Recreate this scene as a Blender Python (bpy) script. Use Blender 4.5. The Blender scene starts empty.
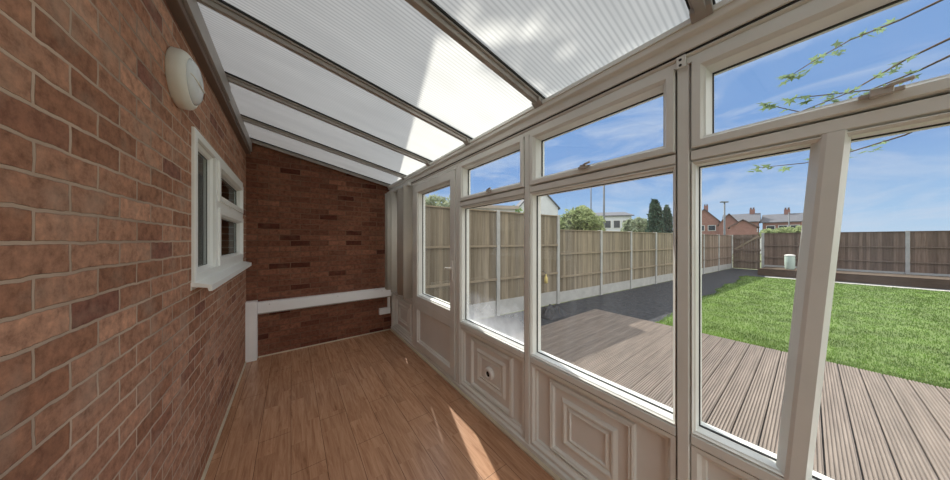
import bpy, bmesh, math, random
from mathutils import Vector, Matrix
random.seed(7)
D = bpy.data
COL = bpy.context.scene.collection
PI = math.pi

# ------------------------------------------------------------------ camera numbers
YAW = math.atan(184 / 248.0)
SY, CY = math.sin(YAW), math.cos(YAW)
FP = 248.0
CAMZ = 1.5

def ray(px, py):
    u = (px - 475) / FP; v = (240 - py) / FP
    return Vector((SY + CY * u, CY - SY * u, v))

def at(px, py, t):
    """a measured point of the place: where the sight line through a photo point is t metres ahead"""
    return Vector((0, 0, CAMZ)) + ray(px, py) * t

# ------------------------------------------------------------------ mesh helper
class MB:
    def __init__(s): s.v = []; s.f = []
    def add(s, vs, fs):
        o = len(s.v); s.v += [tuple(p) for p in vs]
        s.f += [tuple(i + o for i in f) for f in fs]
        return s
    def box(s, x0, x1, y0, y1, z0, z1):
        vs = [(x0,y0,z0),(x1,y0,z0),(x1,y1,z0),(x0,y1,z0),(x0,y0,z1),(x1,y0,z1),(x1,y1,z1),(x0,y1,z1)]
        return s.add(vs, [(0,3,2,1),(4,5,6,7),(0,1,5,4),(1,2,6,5),(2,3,7,6),(3,0,4,7)])
    def bar(s, a, b, w, h, up=Vector((0,0,1))):
        """rectangular bar a->b, w across, h along up"""
        a = Vector(a); b = Vector(b); d = (b - a).normalized()
        side = d.cross(up)
        if side.length < 1e-4: side = d.cross(Vector((1,0,0)))
        side.normalize(); u2 = side.cross(d).normalized()
        vs = []
        for p in (a, b):
            for sx, sz in ((-1,-1),(1,-1),(1,1),(-1,1)):
                vs.append(p + side * (sx * w / 2) + u2 * (sz * h / 2))
        return s.add(vs, [(0,1,2,3),(7,6,5,4),(0,4,5,1),(1,5,6,2),(2,6,7,3),(3,7,4,0)])
    def tube(s, pts, rad, n=8, cap=True):
        pts = [Vector(p) for p in pts]
        if not isinstance(rad, (list, tuple)): rad = [rad] * len(pts)
        vs = []
        for i, p in enumerate(pts):
            d = (pts[min(i+1, len(pts)-1)] - pts[max(i-1, 0)]).normalized()
            ref = Vector((0,0,1)) if abs(d.z) < .9 else Vector((1,0,0))
            a = d.cross(ref).normalized(); b = d.cross(a).normalized()
            for k in range(n):
                an = 2 * PI * k / n
                vs.append(p + (a * math.cos(an) + b * math.sin(an)) * rad[i])
        fs = []
        for i in range(len(pts) - 1):
            for k in range(n):
                fs.append((i*n+k, i*n+(k+1)%n, (i+1)*n+(k+1)%n, (i+1)*n+k))
        if cap:
            fs.append(tuple(range(n))[::-1]); fs.append(tuple(range((len(pts)-1)*n, len(pts)*n)))
        return s.add(vs, fs)
    def ring(s, y0, y1, z0, z1, prof, close=True):
        """mitred rectangular frame in the plane of the glazed wall; prof = [(inset, x), ...]"""
        vs = []
        for d, x in prof:
            vs += [(x, y0+d, z0+d), (x, y1-d, z0+d), (x, y1-d, z1-d), (x, y0+d, z1-d)]
        n = len(prof); fs = []
        for i in range(n if close else n - 1):
            j = (i + 1) % n
            for k in range(4):
                fs.append((i*4+k, i*4+(k+1)%4, j*4+(k+1)%4, j*4+k))
        return s.add(vs, fs)
    def lathe(s, org, axis, prof, n=32):
        """prof = [(radius, distance along axis)]"""
        org = Vector(org); d = Vector(axis).normalized()
        ref = Vector((0,0,1)) if abs(d.z) < .9 else Vector((1,0,0))
        a = d.cross(ref).normalized(); b = d.cross(a).normalized()
        vs = []; fs = []
        for r, h in prof:
            for k in range(n):
                an = 2 * PI * k / n
                vs.append(org + d*h + (a*math.cos(an) + b*math.sin(an))*max(r, 1e-5))
        for i in range(len(prof)-1):
            for k in range(n):
                fs.append((i*n+k, i*n+(k+1)%n, (i+1)*n+(k+1)%n, (i+1)*n+k))
        fs.append(tuple(range(n))[::-1]); fs.append(tuple(range((len(prof)-1)*n, len(prof)*n)))
        return s.add(vs, fs)
    def prism(s, poly, axis, a0, a1):
        """polygon (2D) extruded along axis: 'x' -> poly is (y,z); 'y' -> (x,z); 'z' -> (x,y)"""
        def mk(p, a):
            return {'x': (a, p[0], p[1]), 'y': (p[0], a, p[1]), 'z': (p[0], p[1], a)}[axis]
        n = len(poly)
        vs = [mk(p, a0) for p in poly] + [mk(p, a1) for p in poly]
        fs = [tuple(range(n)), tuple(range(n, 2*n))[::-1]]
        fs += [(i, i+n, (i+1)%n+n, (i+1)%n) for i in range(n)]
        return s.add(vs, fs)
    def build(s, name, mat, parent=None, bevel=0, smooth=False, recalc=True):
        me = D.meshes.new(name); me.from_pydata(s.v, [], s.f); me.update()
        if recalc:
            bm = bmesh.new(); bm.from_mesh(me)
            bmesh.ops.recalc_face_normals(bm, faces=bm.faces[:]); bm.to_mesh(me); bm.free()
        me.materials.append(mat)
        if smooth:
            for p in me.polygons: p.use_smooth = True
        o = D.objects.new(name, me); COL.objects.link(o)
        if parent:
            o.parent = parent
            o.matrix_parent_inverse = Matrix.Translation(parent.location).inverted()
        if bevel:
            m = o.modifiers.new('bevel', 'BEVEL'); m.width = bevel; m.segments = 2; m.limit_method = 'ANGLE'
        return o

def tag(o, label, cat, group=None, kind=None):
    o['label'] = label; o['category'] = cat
    if group: o['group'] = group
    if kind: o['kind'] = kind
    return o
def thing(name, loc, label, cat, group=None, kind=None):
    o = D.objects.new(name, None); COL.objects.link(o); o.location = loc; o.empty_display_size = .1
    return tag(o, label, cat, group, kind)

# ------------------------------------------------------------------ materials
def newmat(name):
    m = D.materials.new(name); m.use_nodes = True
    nt = m.node_tree; nt.nodes.clear()
    out = nt.nodes.new('ShaderNodeOutputMaterial')
    return m, nt, out
def nd(nt, typ, **kw):
    n = nt.nodes.new(typ)
    for k, v in kw.items():
        if k in n.inputs.keys(): n.inputs[k].default_value = v
        else: setattr(n, k, v)
    return n
def ramp(nt, fac, stops):
    r = nt.nodes.new('ShaderNodeValToRGB')
    el = r.color_ramp.elements
    el[0].position = stops[0][0]; el[0].color = (*stops[0][1], 1)
    el[1].position = stops[-1][0]; el[1].color = (*stops[-1][1], 1)
    for p, c in stops[1:-1]:
        e = el.new(p); e.color = (*c, 1)
    nt.links.new(fac, r.inputs['Fac']); return r.outputs['Color']
def mixc(nt, fac, a, b, mode='MIX'):
    m = nt.nodes.new('ShaderNodeMix'); m.data_type = 'RGBA'; m.blend_type = mode
    for val, i in ((fac, 0), (a, 6), (b, 7)):
        if hasattr(val, 'node'): nt.links.new(val, m.inputs[i])
        else: m.inputs[i].default_value = val if i == 0 else (*val, 1)
    return m.outputs[2]
def math_(nt, op, a, b=None):
    m = nt.nodes.new('ShaderNodeMath'); m.operation = op
    for i, v in enumerate((a, b)):
        if v is None: continue
        if hasattr(v, 'node'): nt.links.new(v, m.inputs[i])
        else: m.inputs[i].default_value = v
    return m.outputs[0]

def basic(name, col, rough=.6, var=.12, scale=6.0, bump=0.0, metal=0.0, stretch=(1,1,1), spec=.4, bscale=None):
    m, nt, out = newmat(name)
    tc = nd(nt, 'ShaderNodeTexCoord'); mp = nd(nt, 'ShaderNodeMapping', Scale=stretch)
    nt.links.new(tc.outputs['Object'], mp.inputs['Vector'])
    nz = nd(nt, 'ShaderNodeTexNoise', Scale=scale, Detail=6.0, Roughness=.6)
    nt.links.new(mp.outputs[0], nz.inputs['Vector'])
    c = ramp(nt, nz.outputs['Fac'], [(.3, tuple(x*(1-var) for x in col)), (.7, tuple(min(1, x*(1+var)) for x in col))])
    b = nd(nt, 'ShaderNodeBsdfPrincipled', Roughness=rough, Metallic=metal)
    b.inputs['Specular IOR Level'].default_value = spec
    nt.links.new(c, b.inputs['Base Color'])
    if bump:
        n2 = nd(nt, 'ShaderNodeTexNoise', Scale=bscale or scale*6, Detail=4.0)
        nt.links.new(mp.outputs[0], n2.inputs['Vector'])
        bp = nd(nt, 'ShaderNodeBump', Strength=bump, Distance=.01)
        nt.links.new(n2.outputs['Fac'], bp.inputs['Height']); nt.links.new(bp.outputs[0], b.inputs['Normal'])
    nt.links.new(b.outputs[0], out.inputs['Surface'])
    return m

def brick(name, axis, c1, c2, c3, mortar, course=.075, length=.225):
    """axis 'y': wall in the y-z plane, 'x': wall in the x-z plane"""
    m, nt, out = newmat(name)
    tc = nd(nt, 'ShaderNodeTexCoord'); sp = nd(nt, 'ShaderNodeSeparateXYZ'); cb = nd(nt, 'ShaderNodeCombineXYZ')
    nt.links.new(tc.outputs['Object'], sp.inputs[0])
    nt.links.new(sp.outputs['Y' if axis == 'y' else 'X'], cb.inputs[0]); nt.links.new(sp.outputs['Z'], cb.inputs[1])
    # edges of old bricks wander a little
    nw = nd(nt, 'ShaderNodeTexNoise', Scale=14.0, Detail=3.0); nt.links.new(cb.outputs[0], nw.inputs['Vector'])
    off = nd(nt, 'ShaderNodeVectorMath', operation='SCALE'); off.inputs['Scale'].default_value = .014
    nt.links.new(nw.outputs['Color'], off.inputs[0])
    ad = nd(nt, 'ShaderNodeVectorMath', operation='ADD')
    nt.links.new(cb.outputs[0], ad.inputs[0]); nt.links.new(off.outputs[0], ad.inputs[1])
    def tex(w, h, off=.5):
        b = nd(nt, 'ShaderNodeTexBrick', offset=off, squash=1.0)
        b.inputs['Scale'].default_value = 1; b.inputs['Mortar Size'].default_value = .0052
        b.inputs['Mortar Smooth'].default_value = .25; b.inputs['Bias'].default_value = 0
        b.inputs['Brick Width'].default_value = w; b.inputs['Row Height'].default_value = h
        b.inputs['Color1'].default_value = (0,0,0,1); b.inputs['Color2'].default_value = (1,1,1,1); b.inputs['Mortar'].default_value = (.5,.5,.5,1)
        nt.links.new(ad.outputs[0], b.inputs['Vector']); return b
    b = tex(length, course)
    tone = ramp(nt, b.outputs['Color'], [(0, c3), (.05, c3), (.09, c1), (.4, c2), (.6, c1), (.8, tuple(x*.85 for x in c1)), (1, tuple(x*1.2 for x in c2))])
    nz = nd(nt, 'ShaderNodeTexNoise', Scale=25.0, Detail=8.0, Roughness=.7); nt.links.new(cb.outputs[0], nz.inputs['Vector'])
    tone = mixc(nt, .8, tone, ramp(nt, nz.outputs['Fac'], [(.3, (.38,.33,.31)), (.5, (.95,.95,.95)), (.72, (1.5,1.45,1.4))]), 'MULTIPLY')
    n5 = nd(nt, 'ShaderNodeTexNoise', Scale=6.0, Detail=5.0); nt.links.new(cb.outputs[0], n5.inputs['Vector'])
    sm = nd(nt, 'ShaderNodeMapRange'); nt.links.new(n5.outputs['Fac'], sm.inputs[0])
    sm.inputs[1].default_value = .52; sm.inputs[2].default_value = .75; sm.inputs[3].default_value = 0; sm.inputs[4].default_value = .45
    tone = mixc(nt, sm.outputs[0], tone, tuple(x*.9 for x in mortar))      # smeared mortar
    nb = nd(nt, 'ShaderNodeTexNoise', Scale=1.6, Detail=3.0); nt.links.new(cb.outputs[0], nb.inputs['Vector'])
    mor = mixc(nt, .6, mortar, ramp(nt, nb.outputs['Fac'], [(.3, (.4,.36,.34)), (.68, (1.35,1.33,1.3))]), 'MULTIPLY')
    c = mixc(nt, b.outputs['Fac'], tone, mor)
    p = nd(nt, 'ShaderNodeBsdfPrincipled', Roughness=.9); p.inputs['Specular IOR Level'].default_value = .15
    nt.links.new(c, p.inputs['Base Color'])
    h = math_(nt, 'SUBTRACT', math_(nt, 'MULTIPLY', nz.outputs['Fac'], .5), b.outputs['Fac'])
    bp = nd(nt, 'ShaderNodeBump', Strength=.8, Distance=.008)
    nt.links.new(h, bp.inputs['Height']); nt.links.new(bp.outputs[0], p.inputs['Normal'])
    nt.links.new(p.outputs[0], out.inputs['Surface'])
    return m

def laminate():
    m, nt, out = newmat('oak_laminate')
    tc = nd(nt, 'ShaderNodeTexCoord'); sp = nd(nt, 'ShaderNodeSeparateXYZ'); cb = nd(nt, 'ShaderNodeCombineXYZ')
    nt.links.new(tc.outputs['Object'], sp.inputs[0])
    nt.links.new(sp.outputs['Y'], cb.inputs[0]); nt.links.new(sp.outputs['X'], cb.inputs[1])
    def tex(w, h, ms):
        b = nd(nt, 'ShaderNodeTexBrick', offset=.37, offset_frequency=2)
        b.inputs['Scale'].default_value = 1; b.inputs['Mortar Size'].default_value = ms; b.inputs['Mortar Smooth'].default_value = .1
        b.inputs['Brick Width'].default_value = w; b.inputs['Row Height'].default_value = h; b.inputs['Bias'].default_value = 0
        b.inputs['Color1'].default_value = (0,0,0,1); b.inputs['Color2'].default_value = (1,1,1,1); b.inputs['Mortar'].default_value = (.5,.5,.5,1)
        nt.links.new(cb.outputs[0], b.inputs['Vector']); return b
    plank = tex(1.21, .193, .0016); strip = tex(.62, .0965, .0004)
    # grain runs along the planks, shifted from strip to strip
    mp = nd(nt, 'ShaderNodeMapping', Scale=(17, 1.2, 1)); nt.links.new(tc.outputs['Object'], mp.inputs['Vector'])
    sh = nd(nt, 'ShaderNodeVectorMath', operation='SCALE'); sh.inputs['Scale'].default_value = 37
    nt.links.new(strip.outputs['Color'], sh.inputs[0])
    ad = nd(nt, 'ShaderNodeVectorMath', operation='ADD'); nt.links.new(mp.outputs[0], ad.inputs[0]); nt.links.new(sh.outputs[0], ad.inputs[1])
    g = nd(nt, 'ShaderNodeTexNoise', Scale=1.9, Detail=9.0, Roughness=.72, Distortion=.9); nt.links.new(ad.outputs[0], g.inputs['Vector'])
    col = ramp(nt, g.outputs['Fac'], [(.3, (.30,.145,.077)), (.43, (.44,.232,.133)), (.56, (.54,.305,.182)), (.72, (.63,.385,.24))])
    col = mixc(nt, .55, col, ramp(nt, strip.outputs['Color'], [(0, (.86,.84,.82)), (.5, (1,1,1)), (1, (1.12,1.1,1.08))]), 'MULTIPLY')
    col = mixc(nt, math_(nt, 'MULTIPLY', plank.outputs['Fac'], .75), col, (.05,.025,.014))
    p = nd(nt, 'ShaderNodeBsdfPrincipled', Roughness=.27); p.inputs['Specular IOR Level'].default_value = .55
    nt.links.new(col, p.inputs['Base Color'])
    bp = nd(nt, 'ShaderNodeBump', Strength=.25, Distance=.003)
    nt.links.new(math_(nt, 'SUBTRACT', math_(nt, 'MULTIPLY', g.outputs['Fac'], .3), plank.outputs['Fac']), bp.inputs['Height'])
    nt.links.new(bp.outputs[0], p.inputs['Normal'])
    nt.links.new(p.outputs[0], out.inputs['Surface'])
    return m

def glass(name, dust=.02, streak=.04, tint=(.97,.985,.98), low=None, graze=.8):
    """clear pane with fresnel reflection and a film of dust; low=(z0,z1,amount): grime along the bottom edge"""
    m, nt, out = newmat(name)
    tr = nd(nt, 'ShaderNodeBsdfTransparent'); tr.inputs['Color'].default_value = (*tint, 1)
    gl = nd(nt, 'ShaderNodeBsdfGlossy', Roughness=.02)
    lw = nd(nt, 'ShaderNodeLayerWeight', Blend=.5)
    r5 = math_(nt, 'ADD', math_(nt, 'MULTIPLY', math_(nt, 'POWER', lw.outputs['Facing'], 5.0), graze), .045)
    mx = nd(nt, 'ShaderNodeMixShader'); nt.links.new(r5, mx.inputs[0])
    nt.links.new(tr.outputs[0], mx.inputs[1]); nt.links.new(gl.outputs[0], mx.inputs[2])
    tc = nd(nt, 'ShaderNodeTexCoord'); mp = nd(nt, 'ShaderNodeMapping', Scale=(1, 9, .7))
    nt.links.new(tc.outputs['Object'], mp.inputs['Vector'])
    nz = nd(nt, 'ShaderNodeTexNoise', Scale=1.3, Detail=5.0); nt.links.new(mp.outputs[0], nz.inputs['Vector'])
    mr = nd(nt, 'ShaderNodeMapRange'); nt.links.new(nz.outputs['Fac'], mr.inputs[0])
    mr.inputs[1].default_value = .45; mr.inputs[2].default_value = .75; mr.inputs[3].default_value = dust; mr.inputs[4].default_value = dust + streak
    fac = mr.outputs[0]
    if low:
        sp = nd(nt, 'ShaderNodeSeparateXYZ'); nt.links.new(tc.outputs['Object'], sp.inputs[0])
        n3 = nd(nt, 'ShaderNodeTexNoise', Scale=9.0, Detail=6.0); nt.links.new(tc.outputs['Object'], n3.inputs['Vector'])
        l = nd(nt, 'ShaderNodeMapRange'); nt.links.new(math_(nt, 'ADD', sp.outputs['Z'], math_(nt, 'MULTIPLY', n3.outputs['Fac'], -.25)), l.inputs[0])
        l.inputs[1].default_value = low[1]-.12; l.inputs[2].default_value = low[0]-.14; l.inputs[3].default_value = 0; l.inputs[4].default_value = low[2]
        fac = math_(nt, 'ADD', fac, l.outputs[0])
    tl = nd(nt, 'ShaderNodeBsdfTranslucent'); tl.inputs['Color'].default_value = (.9,.92,.95,1)
    m2 = nd(nt, 'ShaderNodeMixShader'); nt.links.new(fac, m2.inputs[0])
    nt.links.new(mx.outputs[0], m2.inputs[1]); nt.links.new(tl.outputs[0], m2.inputs[2])
    nt.links.new(m2.outputs[0], out.inputs['Surface'])
    return m

def polycarb():
    """opal twin-wall sheet, flutes running down the slope"""
    m, nt, out = newmat('opal_twin_wall')
    tc = nd(nt, 'ShaderNodeTexCoord'); sp = nd(nt, 'ShaderNodeSeparateXYZ'); nt.links.new(tc.outputs['Object'], sp.inputs[0])
    w = math_(nt, 'PINGPONG', sp.outputs['Y'], .0115)
    wv = nd(nt, 'ShaderNodeMapRange'); nt.links.new(w, wv.inputs[0])
    wv.inputs[1].default_value = .001; wv.inputs[2].default_value = .007
    nz = nd(nt, 'ShaderNodeTexNoise', Scale=2.2, Detail=5.0)
    mp = nd(nt, 'ShaderNodeMapping', Scale=(1, 3, 1)); nt.links.new(tc.outputs['Object'], mp.inputs['Vector']); nt.links.new(mp.outputs[0], nz.inputs['Vector'])
    dirt = ramp(nt, nz.outputs['Fac'], [(.3, (.51,.525,.515)), (.65, (.60,.615,.60))])
    col = mixc(nt, wv.outputs[0], (.43,.445,.44), dirt)
    tl = nd(nt, 'ShaderNodeBsdfTranslucent'); nt.links.new(col, tl.inputs['Color'])
    df = nd(nt, 'ShaderNodeBsdfDiffuse'); nt.links.new(col, df.inputs['Color'])
    gl = nd(nt, 'ShaderNodeBsdfGlossy', Roughness=.2)
    a = nd(nt, 'ShaderNodeMixShader'); a.inputs[0].default_value = .18
    nt.links.new(tl.outputs[0], a.inputs[1]); nt.links.new(df.outputs[0], a.inputs[2])
    b = nd(nt, 'ShaderNodeMixShader'); b.inputs[0].default_value = .04
    nt.links.new(a.outputs[0], b.inputs[1]); nt.links.new(gl.outputs[0], b.inputs[2])
    bp = nd(nt, 'ShaderNodeBump', Strength=.3, Distance=.004); nt.links.new(wv.outputs[0], bp.inputs['Height'])
    nt.links.new(bp.outputs[0], df.inputs['Normal'])
    nt.links.new(b.outputs[0], out.inputs['Surface'])
    return m

def leafmat(name, col, trans=.35, var=.35):
    m, nt, out = newmat(name)
    oi = nd(nt, 'ShaderNodeTexCoord'); nz = nd(nt, 'ShaderNodeTexNoise', Scale=2.5, Detail=4.0)
    nt.links.new(oi.outputs['Object'], nz.inputs['Vector'])
    c = ramp(nt, nz.outputs['Fac'], [(.3, tuple(x*(1-var) for x in col)), (.7, tuple(x*(1+var) for x in col))])
    d = nd(nt, 'ShaderNodeBsdfDiffuse'); t = nd(nt, 'ShaderNodeBsdfTranslucent')
    nt.links.new(c, d.inputs['Color']); nt.links.new(c, t.inputs['Color'])
    mx = nd(nt, 'ShaderNodeMixShader'); mx.inputs[0].default_value = trans
    nt.links.new(d.outputs[0], mx.inputs[1]); nt.links.new(t.outputs[0], mx.inputs[2])
    nt.links.new(mx.outputs[0], out.inputs['Surface'])
    return m

def boards(name, col, axis):
    m, nt, out = newmat(name)
    tc = nd(nt, 'ShaderNodeTexCoord'); sp = nd(nt, 'ShaderNodeSeparateXYZ'); nt.links.new(tc.outputs['Object'], sp.inputs[0])
    n = math_(nt, 'FLOOR', math_(nt, 'MULTIPLY', sp.outputs[axis], 1/.088))
    wn = nd(nt, 'ShaderNodeTexWhiteNoise', noise_dimensions='1D'); nt.links.new(n, wn.inputs['W'])
    tone = ramp(nt, wn.outputs['Value'], [(0, tuple(x*.70 for x in col)), (.5, col), (1, tuple(x*1.28 for x in col))])
    mp = nd(nt, 'ShaderNodeMapping', Scale=(14, 14, .8)); nt.links.new(tc.outputs['Object'], mp.inputs['Vector'])
    g = nd(nt, 'ShaderNodeTexNoise', Scale=2.0, Detail=6.0); nt.links.new(mp.outputs[0], g.inputs['Vector'])
    c = mixc(nt, .8, tone, ramp(nt, g.outputs['Fac'], [(.3, (.68,.66,.63)), (.65, (1.12,1.12,1.12))]), 'MULTIPLY')
    p = nd(nt, 'ShaderNodeBsdfPrincipled', Roughness=.85); p.inputs['Specular IOR Level'].default_value = .2
    nt.links.new(c, p.inputs['Base Color'])
    nt.links.new(p.outputs[0], out.inputs['Surface'])
    return m

M = {}
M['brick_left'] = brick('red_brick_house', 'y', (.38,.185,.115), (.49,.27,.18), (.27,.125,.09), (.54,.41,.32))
M['brick_back'] = brick('red_brick_end_shaded', 'x', (.20,.082,.052), (.27,.12,.075), (.10,.032,.02), (.21,.125,.085))  # end wall's shade is put into these darker tones
M['laminate'] = laminate()
M['upvc'] = basic('white_upvc', (.82,.84,.81), .38, .05, 3, bump=.03, spec=.45)
M['upvc_clean'] = basic('clean_white_upvc', (.92,.93,.90), .35, .03, 3, spec=.45)
M['panel'] = basic('upvc_infill', (.82,.83,.81), .5, .05, 2.2)
M['cream_trim'] = basic('cream_trim', (.62,.55,.42), .6, .1, 5)
M['alu'] = basic('mill_aluminium', (.42,.395,.37), .5, .1, 4, metal=.2)
M['alu_dark'] = basic('gasket_and_gap_shade', (.03,.03,.03), .7, .1, 4)
M['beam_brown'] = basic('brown_plate', (.20,.145,.115), .7, .15, 3, stretch=(1,.3,1))
M['polycarb'] = polycarb()
M['glass'] = glass('window_glass', .015, .03)
M['glass_dusty'] = glass('dusty_window_glass', .015, .05)
M['glass_grimy'] = glass('grimy_window_glass', .015, .05, low=(.705, 1.0, .55))
M['glass_house'] = glass('house_glass', .004, .006, (.8,.83,.82), graze=.3)
M['box_white'] = basic('painted_boxing', (.90,.905,.91), .55, .04, 4, bump=.03)
M['lamp_white'] = basic('aged_white_plastic', (.78,.77,.70), .4, .06, 8)
M['lamp_glass'] = basic('opal_diffuser', (.74,.78,.80), .18, .03, 6, spec=.6)
M['blind'] = leafmat('blind_fabric', (.62,.58,.52), .3, .08)
M['chrome'] = basic('handle_metal', (.55,.52,.48), .4, .05, 8, metal=.3)
M['white_plastic'] = basic('white_plastic', (.82,.81,.78), .4, .03, 6)
M['hole'] = basic('dark_hole', (.02,.018,.016), .9, .1, 4)
M['deck'] = basic('grooved_decking', (.235,.195,.168), .8, .25, 3.0, bump=.15, stretch=(.5,7,1))
M['slate_bed'] = basic('dark_slate_chippings', (.045,.048,.055), .95, .45, 9, bump=.9, bscale=60)
M['lawn'] = basic('lawn_soil', (.12,.18,.05), .95, .3, 2.5, bump=.5)
M['ground'] = basic('rough_ground', (.16,.18,.09), .95, .3, .4)
M['fence'] = boards('larch_boards', (.275,.232,.172), 'X')
M['fence_far'] = boards('weathered_boards', (.235,.18,.145), 'X')
M['fence_end'] = boards('end_boards', (.225,.165,.13), 'Y')
M['rail'] = basic('fence_rails', (.29,.235,.165), .85, .2, 3)
M['concrete'] = basic('concrete', (.42,.42,.41), .9, .12, 5, bump=.2)
M['kerb'] = basic('pale_edging', (.55,.53,.50), .9, .12, 5, bump=.2)
M['sleeper'] = basic('dark_sleeper', (.10,.065,.045), .9, .2, 4, bump=.2, stretch=(4,.6,4))
M['soil'] = basic('soil', (.10,.075,.055), .95, .35, 6, bump=.7)
M['grass'] = leafmat('grass_blades', (.15,.245,.055), .45)
M['leaf_olive'] = leafmat('olive_leaves', (.36,.42,.22))
M['leaf_green'] = leafmat('green_leaves', (.24,.34,.14))
M['leaf_dark'] = leafmat('conifer_leaves', (.10,.15,.11), .2)
M['leaf_grey'] = leafmat('grey_green_leaves', (.40,.45,.32))
M['leaf_sycamore'] = leafmat('sycamore_leaves', (.26,.36,.19), .4)
M['bark'] = basic('bark', (.12,.085,.06), .95, .3, 5, bump=.5)
M['house_white'] = basic('white_render', (.66,.68,.72), .85, .05, 1)
M['house_brick'] = basic('far_brick', (.33,.18,.15), .9, .12, 2)
M['roof_slate'] = basic('slate_roof', (.13,.135,.155), .8, .15, 3)
M['roof_tile'] = basic('weathered_tile_roof', (.15,.115,.105), .85, .15, 3)
M['roof_felt'] = basic('grey_brown_felt', (.45,.40,.36), .9, .1, 3)
M['far_window'] = basic('far_window_glass', (.05,.06,.07), .15, .1, 2)
M['pole'] = basic('grey_pole', (.15,.165,.18), .6, .1, 3)
M['butt'] = basic('pale_green_plastic', (.50,.62,.56), .5, .05, 4)
M['yellow'] = basic('pale_yellow_plastic', (.72,.58,.22), .5, .06, 6)
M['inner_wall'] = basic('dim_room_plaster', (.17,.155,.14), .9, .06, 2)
M['heap_dark'] = basic('crumpled_dark', (.03,.03,.033), .45, .2, 6)
M['white_wall_far'] = basic('pale_far_wall', (.72,.72,.70), .9, .05, 1)

# ------------------------------------------------------------------ room numbers
XL, XR = -.45, 1.36          # brick wall face, face of the glazed wall
XG = 1.42                    # glass
YB, YF = 4.19, -1.45         # end wall, the other end (behind the photographer)
def roofz(x): return 2.756 - .203 * (x + .404)
ROOFN = Vector((.203, 0, 1)).normalized()

# floor
tag(MB().box(XL-.02, XR+.09, YF-.1, YB+.02, -.12, 0).build('floor', M['laminate']),
    'oak effect laminate floor of planks running along the lean-to', 'floor', kind='structure')
# brick house wall with its window opening
WY0, WY1, WZ0, WZ1 = 2.07, 3.80, 1.255, 2.14
w = MB()
for a in ((YF-.2, WY0, 0-.2, 4.6), (WY1, YB+.0, -.2, 4.6), (WY0, WY1, -.2, WZ0), (WY0, WY1, WZ1, 4.6)):
    w.box(XL-.26, XL, a[0], a[1], a[2], a[3])
tag(w.build('wall_left', M['brick_left']), 'red brick house wall with pale mortar along the left side', 'wall', kind='structure')
# end wall; its unseen upper height is added to shade the lean-to roof
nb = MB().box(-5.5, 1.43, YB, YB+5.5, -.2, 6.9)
tag(nb.build('wall_back', M['brick_back']), 'red brick end wall across the far end, shade put into its tones', 'wall', kind='structure')
nr = MB()
nr.prism([(1.70, 6.75), (1.70, 6.9), (-2.0, 9.1), (-5.9, 6.9), (-5.9, 6.75)], 'y', YB+.002, YB+5.7)
tag(nr.build('added_shade_roof', M['roof_tile']), 'unseen tiled gable roof above the end wall, added to shade the lean-to', 'roof', kind='structure')
# room behind the house window
r = MB()
r.box(-2.9, -2.8, .9, 4.3, .3, 2.6); r.box(-2.9, XL-.26, .8, .9, .3, 2.6); r.box(-2.9, XL-.26, 4.05, 4.17, .3, 2.6)
r.box(-2.9, XL-.26, .8, 4.15, 2.5, 2.6); r.box(-2.9, XL-.26, .8, 4.15, .2, .3)
tag(r.build('wall_inner', M['inner_wall']), 'dim room seen through the house window', 'wall', kind='structure')
# cream beads along the foot of the walls
tag(MB().box(XL, XL+.014, YF, YB-.09, 0, .016).build('baseboard_left', M['cream_trim']), 'cream bead along the foot of the brick house wall', 'trim', kind='structure')
tag(MB().box(XL+.115, 1.33, YB-.012, YB, 0, .014).build('baseboard_back', M['cream_trim']), 'cream bead along the foot of the end wall', 'trim', kind='structure')
tag(MB().prism([(1.325, 0), (1.325, .012), (1.34, .02), (1.36, .02), (1.36, 0)], 'y', YF, YB-.015).build('baseboard_right', M['cream_trim']),
    'cream bead along the foot of the glazed wall', 'trim', kind='structure')

# ------------------------------------------------------------------ roof
ceil = thing('ceiling', (.45, 1.5, 2.6), 'lean-to roof of opal fluted polycarbonate sheets between grey bars', 'roof', kind='structure')
BY = [-1.35, -.55, .25, 1.05, 1.85, 2.65, 3.45, 4.15]
XT, XE = XL + .03, 1.50
def rpt(x, y, d): return Vector((x, y, roofz(x))) + ROOFN * d
def rprism(mb, y0, y1, x0, x1, d0, d1):
    vs = [rpt(x, y, d) for d in (d0, d1) for x, y in ((x0,y0),(x1,y0),(x1,y1),(x0,y1))]
    mb.add(vs, [(0,3,2,1),(4,5,6,7),(0,1,5,4),(1,2,6,5),(2,3,7,6),(3,0,4,7)])
def rsheet(mb, y0, y1, x0, x1, d):
    mb.add([rpt(x0,y0,d), rpt(x1,y0,d), rpt(x1,y1,d), rpt(x0,y1,d)], [(0,1,2,3)])
for a, b in zip(BY[:-1], BY[1:]):
    mb = MB(); rsheet(mb, a+.012, b-.012, XT, XE, .016)
    mb.build('roof_sheet', M['polycarb'], ceil)
for i, y in enumerate(BY):
    wd = .028 if i < len(BY)-1 else .022
    mb = MB()
    rprism(mb, y-wd, y+wd, XT, XE, -.008, .008)
    rprism(mb, y-wd*.55, y+wd*.55, XT, XE, -.034, -.008)
    rprism(mb, y-wd, y+wd, XT, XE, .024, .036)
    g = mb.build('glazing_bar', M['alu'], ceil, bevel=.002)
    k = MB(); rprism(k, y+wd, y+wd+.009, XT, XE, .002, .014); rprism(k, y-wd-.006, y-wd, XT, XE, .002, .014)
    k.build('gasket', M['alu_dark'], g)
mb = MB(); mb.box(XL-.005, XL+.045, YF, YB-.03, 2.567, 2.735); wp = mb.build('wall_plate', M['beam_brown'], ceil, bevel=.004)
mb = MB(); mb.box(XL+.045, XL+.064, YF, 2.75, 2.605, 2.72); mb.box(XL+.045, XL+.058, 2.765, YB-.03, 2.605, 2.715)
mb.build('edge_rail', M['alu'], ceil, bevel=.002)
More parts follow.
